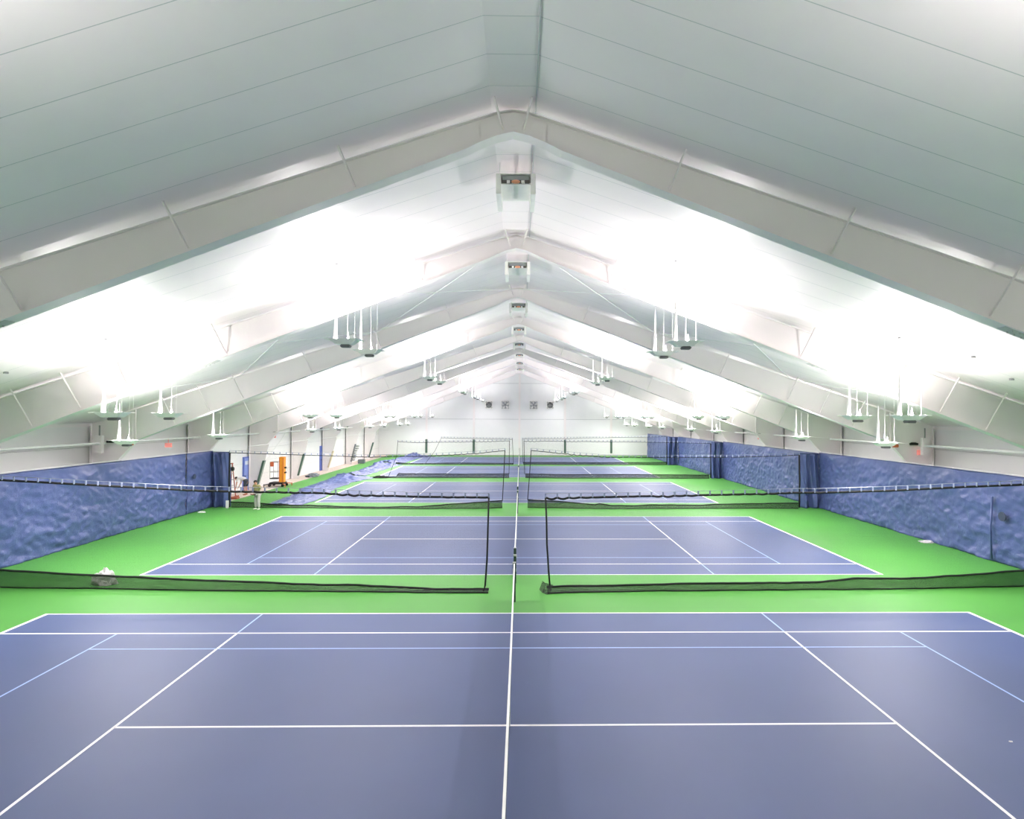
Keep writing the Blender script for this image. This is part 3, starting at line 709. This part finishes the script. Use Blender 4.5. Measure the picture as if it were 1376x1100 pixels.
    for i in range(st, nh+1):
        p = rope[i*6]; c = bpy.data.objects.new('clip', clip_me); COL.objects.link(c); c.parent = t; c.location = (p.x, -.03, p.z+.06)
# folded end of the nearest right divider
b = B(); n = 8
pl = [(.72, .05), (.80, -.25), (.92, -.42), (1.02, -.38)]
g = []
for i, (x, y) in enumerate(pl):
    g.append([b.verts.new((x+.03*j, y*(.4+.6*(1-j/3)) , .02+(.26-.02*i)*j/3)) for j in range(4)])
for i in range(3):
    for j in range(3): b.faces.new((g[i][j], g[i+1][j], g[i+1][j+1], g[i][j+1]))
dn = [o for o in COL.objects if o.get('label', '').startswith('nearest black divider net on the right')][0]
link('folded_flap', b, MT['band'], dn)

# ---------------------------------------------------------------- orange mast lift
def mast_lift():
    t = thing('mast_lift', 'orange vertical mast lift with a railed basket on black base by the left wall', 'lift', (-17.2, 42.3, .008), 0)
    b = B(); box(b, .08, .42, -.2, .2, .22, 2.12, .02)
    link('mast', b, MT['orange'], t)
    b = B()
    for x in (.10, .36): box(b, x, x+.04, -.23, -.2, .3, 2.05)
    link('mast_rail', b, MT['redorange'], t)
    b = B(); box(b, -.55, .45, -.4, .4, .18, .32, .03); link('base', b, MT['black'], t)
    for x, y in ((-.5, -.38), (-.5, .38), (.42, -.38), (.42, .38)): link('wheel', cyl(B(), (x, y-.04, .1), .1, .08, 'y', 16), MT['rubber'], t)
    for x, y in ((-.8, -.6), (-.8, .6), (.7, -.6), (.7, .6)):
        b = B(); beam(b, (0.3 if x > 0 else -.4, y*.4, .25), (x, y, .16), .05, .05); tube(b, [(x, y, .22), (x, y, .0)], .03, 8); link('outrigger', b, MT['redorange'] if x > 0 else MT['black'], t)
    b = B()
    for z in (1.05, 1.75):
        tube(b, [(.08, -.3, z), (-.5, -.3, z), (-.5, .3, z), (.08, .3, z)], .018, 8)
    for x, y in ((-.5, -.3), (-.5, .3), (.06, -.3), (.06, .3)): tube(b, [(x, y, .62), (x, y, 1.75)], .016, 8)
    link('guard_rail', b, MT['grey'], t)
    link('platform', box(B(), -.52, .08, -.32, .32, .55, .62, .01), MT['black'], t)
    link('control_box', box(B(), -.48, -.25, -.36, -.24, 1.45, 1.78, .02), MT['redorange'], t)
    b = B(); cyl(b, (.47, -.08, 1.35), .06, .16, 'y', 12); cyl(b, (.47, -.08, 1.0), .06, .16, 'y', 12); link('cable_drum', b, MT['black'], t)
mast_lift()
# red stepladder beside the left curtain end, with a dark pail on it
t = thing('step_ladder', 'red step ladder standing behind the gathered end of the left curtain, by the wall', 'ladder', (-17.9, 36.6, .01), .9); t.scale = (1, 1, 1.2)
for s in (-1, 1):
    b = B(); beam(b, (s*.26, -.28, 0), (s*.17, .0, 1.72), .035, .07); link('front_rail', b, MT['redbrown'], t)
    b = B(); beam(b, (s*.26, .42, 0), (s*.17, .04, 1.7), .03, .045); link('rear_rail', b, MT['redbrown'], t)
for k in range(5):
    z = .3+k*.3; f = z/1.72; wd = .26-.09*f; b = B(); box(b, -wd, wd, -.28+.28*f-.05, -.28+.28*f+.05, z, z+.025); link('step', b, MT['grey'], t)
link('top_cap', box(B(), -.2, .2, -.08, .1, 1.70, 1.76, .01), MT['redbrown'], t)
b = B(); ball(b, (0, 0, 0), .13, (1, 1, 1.1)); tube(b, [(-.15, 0, .0), (-.02, 0, 0)], .02, 6)
o = link('work_lamp', b, MT['black'], None, True); o.location = (-17.7, 36.55, 1.77); tag(o, 'round black work lamp clamped to the side of the red step ladder', 'lamp')
b = B()
rr = random.Random(5)
for k in range(5): beam(b, (-.3+.1*k, -.2, .04), (.1+.1*rr.random(), .35*rr.random(), .05+.12*rr.random()), .06, .06)
box(b, -.35, .3, -.22, .2, 0, .12, .03)
o = link('tool_bag', b, MT['redbrown']); o.location = (-17.3, 35.9, .01); tag(o, 'brown open tool bag on the floor below the red step ladder', 'bag')
o = link('white_panel', box(B(), -.08, .08, -.02, .02, 0, .42, .01), MT['plastic']); o.location = (-15.86, 32.25, .01); tag(o, 'small white board at the foot of the gathered left curtain', 'board')
# crumpled items
def crumple(name, label, cat, loc, sx, sy, sz, m, seed):
    b = B(); vs = bmesh.ops.create_icosphere(b, subdivisions=4, radius=1)['verts']
    for v in vs:
        n = noise.turbulence_vector(v.co*1.8+Vector((seed, 0, 0)), 3, True).length*.5+.55
        c = v.co*n; v.co = Vector((c.x*sx, c.y*sy, max(-.0, c.z)*sz+.001))
    o = link(name, b, MT[m]); o.location = loc; tag(o, label, cat); return o
crumple('plastic_sheet', 'crumpled clear white plastic caught behind the nearest left divider net', 'plastic sheet', (-12.25, 17.75, .012), .36, .2, .46, 'plastic', 2)
crumple('plastic_scrap', 'white scrap at the foot of the near right curtain', 'scrap', (16.75, 23.6, .012), .35, .22, .07, 'plastic', 4)
crumple('plastic_scrap', 'white scrap at the foot of the left curtain by its flap', 'scrap', (-16.45, 30.8, .012), .2, .15, .07, 'plastic', 6)
crumple('tarp', 'dark crumpled tarp on the concrete strip below a green column pad', 'tarp', (-17.25, 49.3, .01), .5, .9, .28, 'padgrey', 8)
crumple('paper_scrap', 'tiny white paper scrap on the nearest blue court, right side', 'scrap', (7.83, 9.06, .012), .03, .02, .01, 'plastic', 1)
crumple('net_heap', 'dark heap of loose netting on the floor left of the third divider net', 'netting', (-11.3, 48.15, .012), .75, .3, .2, 'hem', 9)

# ---------------------------------------------------------------- people
def skin_mesh(name, verts, edges, root=0, sub=2):
    me = bpy.data.meshes.new(name); me.from_pydata([v[:3] for v in verts], edges, []); me.update()
    o = bpy.data.objects.new(name, me); COL.objects.link(o)
    md = o.modifiers.new('skin', 'SKIN'); md.use_smooth_shade = True
    for i, v in enumerate(verts):
        r = v[3]; me.skin_vertices[0].data[i].radius = (r, r) if not isinstance(r, tuple) else r
        me.skin_vertices[0].data[i].use_root = (i == root)
    sb = o.modifiers.new('sub', 'SUBSURF'); sb.levels = sb.render_levels = sub
    dg = bpy.context.evaluated_depsgraph_get(); dg.update()
    ev = o.evaluated_get(dg); res = bpy.data.meshes.new_from_object(ev)
    bpy.data.objects.remove(o)
    return res
def chain(V, E, start, pts):
    prev = start; idx = []
    for p in pts:
        V.append(p); i = len(V)-1
        if prev is not None: E.append((prev, i))
        prev = i; idx.append(i)
    return idx
def hand(V, E, wrist_i, w, d, side, curl=.5):
    """palm plus five bent fingers from wrist point w along direction d"""
    w = Vector(w); d = Vector(d).normalized(); sd = Vector(side).normalized(); nn = d.cross(sd).normalized()
    palm = chain(V, E, wrist_i, [tuple(w+d*.045)+((.030, .018),), tuple(w+d*.085)+((.036, .017),)])
    for k, (off, ln_) in enumerate(((-.030, .075), (-.010, .085), (.010, .080), (.029, .062))):
        base = w+d*.095+sd*off; a = base+d*ln_*.45+nn*curl*.012; c = a+d*ln_*.3+nn*curl*.022; e = c+d*ln_*.2+nn*curl*.022
        chain(V, E, palm[1], [tuple(base)+(.0095,), tuple(a)+(.009,), tuple(c)+(.0085,), tuple(e)+(.0075,)])
    b0 = w+d*.035-sd*.032
    chain(V, E, palm[0], [tuple(b0)+(.012,), tuple(b0+d*.03-sd*.022)+(.011,), tuple(b0+d*.055-sd*.026+nn*.01)+(.009,)])
def head_bm(bm, c, fwd, up):
    """skull, jaw, nose, ears, eye sockets and lips joined around centre c"""
    fwd = Vector(fwd).normalized(); up = Vector(up).normalized(); rt = fwd.cross(up).normalized(); up = rt.cross(fwd)
    def add(o, r, sc, seg=16):
        vs = bmesh.ops.create_uvsphere(bm, u_segments=seg, v_segments=seg//2+2, radius=r)['verts']
        for v in vs:
            q = Vector((v.co.x*sc[0]+o[0], v.co.y*sc[1]+o[1], v.co.z*sc[2]+o[2])); v.co = Vector(c)+rt*q.x+fwd*q.y+up*q.z
    add((0, -.01, .02), .095, (.82, 1.0, 1.0)); add((0, .03, -.055), .062, (.88, .95, 1.05)); add((0, .098, -.015), .018, (.8, 1, 1.3), 10)
    add((-.076, -.005, -.01), .026, (.4, .9, 1.2), 10); add((.076, -.005, -.01), .026, (.4, .9, 1.2), 10)
    add((0, .084, -.058), .02, (1.3, .55, .4), 10)
    for s in (-1, 1): add((s*.03, .083, .01), .011, (1.2, .7, .7), 8)
def person(label, loc, rz, J, fwd, up, clothes, hair_cap, scale=1):
    t = thing('person', label, 'person', loc, rz); t.scale = (scale,)*3
    V, E = [], []
    pel = chain(V, E, None, [J['pel']+((.15, .115),)])[0]
    sp = chain(V, E, pel, [J['wai']+((.13, .10),), J['che']+((.155, .11),), J['nec']+((.065, .06),), J['hed']+(.055,)])
    for s in 'LR':
        leg = chain(V, E, pel, [J['hip'+s]+(.088,), J['kne'+s]+(.058,), J['ank'+s]+(.038,), J['toe'+s]+((.042, .03),)])
        arm = chain(V, E, sp[1], [J['sho'+s]+(.055,), J['elb'+s]+(.040,), J['wri'+s]+(.027,)])
        wv = Vector(J['wri'+s]); dv = (wv-Vector(J['elb'+s])).normalized(); hand(V, E, arm[-1], wv, dv+Vector(J.get('hbend', (0, 0, 0))), (0, 1, 0) if abs(dv.y) < .7 else (1, 0, 0), .8)
    me = skin_mesh('body', V, E, pel)
    bm = B(); bm.from_mesh(me); head_bm(bm, J['hed'], fwd, up)
    o = link('body', bm, MT['skin'], t, True)
    rm = o.modifiers.new('remesh', 'REMESH'); rm.mode = 'VOXEL'; rm.voxel_size = .009; rm.use_smooth_shade = True
    # hair: cap over the back and top of the skull
    f_, u_ = Vector(fwd).normalized(), Vector(up).normalized(); r_ = f_.cross(u_).normalized(); u_ = r_.cross(f_)
    bm = B(); vs = bmesh.ops.create_uvsphere(bm, u_segments=18, v_segments=12, radius=.103)['verts']
    for v in vs:
        q = v.co.copy()
        if q.y > .03 and q.z < .045: q *= .8
        v.co = Vector(J['hed'])+r_*q.x*.86+f_*(q.y*1.0-.017)+u_*(q.z*.98+.03)
    bmesh.ops.delete(bm, geom=[v for v in bm.verts if (v.co-Vector(J['hed'])).dot(u_) < -.03], context='VERTS')
    h = link(hair_cap[0], bm, MT[hair_cap[1]], t, True)
    for nm, m, vs_, es_ in clothes:
        me = skin_mesh(nm, vs_, es_, 0); bm = B(); bm.from_mesh(me); link(nm, bm, MT[m], t, True)
    return t
def garment(J, kind, grow=1.0):
    V, E = [], []
    if kind == 'shirt':
        a = chain(V, E, None, [J['pel'][:3]+((.172, .135),)])[0]
        c = chain(V, E, a, [J['wai']+((.165, .135),), J['che']+((.178, .13),), tuple(Vector(J['che']).lerp(Vector(J['nec']), .75))+((.09, .085),)])
        for s in 'LR': chain(V, E, c[1], [J['sho'+s]+(.076,), tuple(Vector(J['sho'+s]).lerp(Vector(J['elb'+s]), .75))+(.064,)])
    elif kind == 'trousers':
        a = chain(V, E, None, [tuple(Vector(J['pel'])+Vector((0, 0, .02)))+((.166, .13),)])[0]
        for s in 'LR': chain(V, E, a, [J['hip'+s]+(.108,), J['kne'+s]+(.082,), tuple(Vector(J['kne'+s]).lerp(Vector(J['ank'+s]), .92))+(.066,)])
    else:
        a = chain(V, E, None, [tuple(Vector(J['pel']).lerp(Vector(J['wai']), .55))+((.152, .128),), J['pel']+((.172, .14),)])[1]
        for s in 'LR': chain(V, E, a, [J['hip'+s]+(.112,), tuple(Vector(J['hip'+s]).lerp(Vector(J['kne'+s]), .85))+(.09,)])
    return V, E
def shoes(J, t, m):
    for s in 'LR':
        a, q = Vector(J['ank'+s]), Vector(J['toe'+s]); d = (q-a); d.z = 0; d.normalize()
        V, E = [], []; chain(V, E, None, [tuple(a-d*.05+Vector((0, 0, -.035)))+((.042, .04),), tuple(a+d*.05+Vector((0, 0, -.035)))+((.046, .04),), tuple(a+d*.17+Vector((0, 0, -.048)))+((.044, .028),)])
        me = skin_mesh('shoe', V, E, 0); bm = B(); bm.from_mesh(me); link('shoe', bm, MT[m], t, True)
# standing worker: faces right of the picture, head bowed over the hands in front
J = dict(pel=(0, 0, .88), wai=(.03, 0, 1.02), che=(.05, 0, 1.22), nec=(.09, 0, 1.38), hed=(.15, 0, 1.48),
  hipL=(0, .09, .82), kneL=(.04, .11, .46), ankL=(.0, .12, .085), toeL=(.14, .15, .04),
  hipR=(0, -.09, .82), kneR=(.02, -.11, .46), ankR=(-.04, -.13, .085), toeR=(.08, -.18, .04),
  shoL=(.06, .18, 1.31), elbL=(.07, .25, 1.04), wriL=(.26, .12, .92), shoR=(.06, -.18, 1.31), elbR=(.05, -.25, 1.04), wriR=(.25, -.12, .92))
p = person('standing worker in olive t-shirt and pale grey trousers, head bowed, before the second divider net', (-14.0, 31.75, .008), -math.pi/2-.35, J, (.75, 0, -.66), (.66, 0, .75),
       [('shirt', 'tee_olive')+garment(J, 'shirt'), ('trousers', 'trouser')+garment(J, 'trousers')], ('hair', 'hair'), 1.0)
shoes(J, p, 'shoe')
b = B(); tube(b, [(.31, .16, .86), (.34, 0, .84), (.31, -.16, .86)], .03, 8)
o = link('rope_bundle', b, MT['hem'], None, True); o.parent = None; o.matrix_world = Matrix.Translation((-14.0, 31.75, .008)) @ Matrix.Rotation(-math.pi/2-.35, 4, 'Z'); tag(o, 'short dark rope bundle held in the standing worker\'s hands', 'rope')
# bending worker: bent over to the left of the picture
J = dict(pel=(0, 0, .93), wai=(.17, 0, 1.06), che=(.38, 0, 1.10), nec=(.55, 0, 1.07), hed=(.66, 0, 1.03),
  hipL=(-.02, .09, .86), kneL=(.03, .12, .47), ankL=(-.06, .13, .085), toeL=(.10, .16, .04),
  hipR=(-.02, -.09, .86), kneR=(.05, -.12, .47), ankR=(.02, -.14, .085), toeR=(.17, -.17, .04),
  shoL=(.46, .18, 1.05), elbL=(.50, .21, .77), wriL=(.60, .12, .52), shoR=(.46, -.18, 1.05), elbR=(.48, -.22, .77), wriR=(.56, -.12, .52))
p = person('bending worker in white t-shirt and charcoal shorts in front of the light blue door', (-17.35, 37.6, .008), math.pi-.15, J, (.7, 0, -.7), (.7, 0, .7),
       [('shirt', 'tee_white')+garment(J, 'shirt'), ('shorts', 'short')+garment(J, 'shorts')], ('hair', 'hair'), 1.0)
shoes(J, p, 'redbrown')
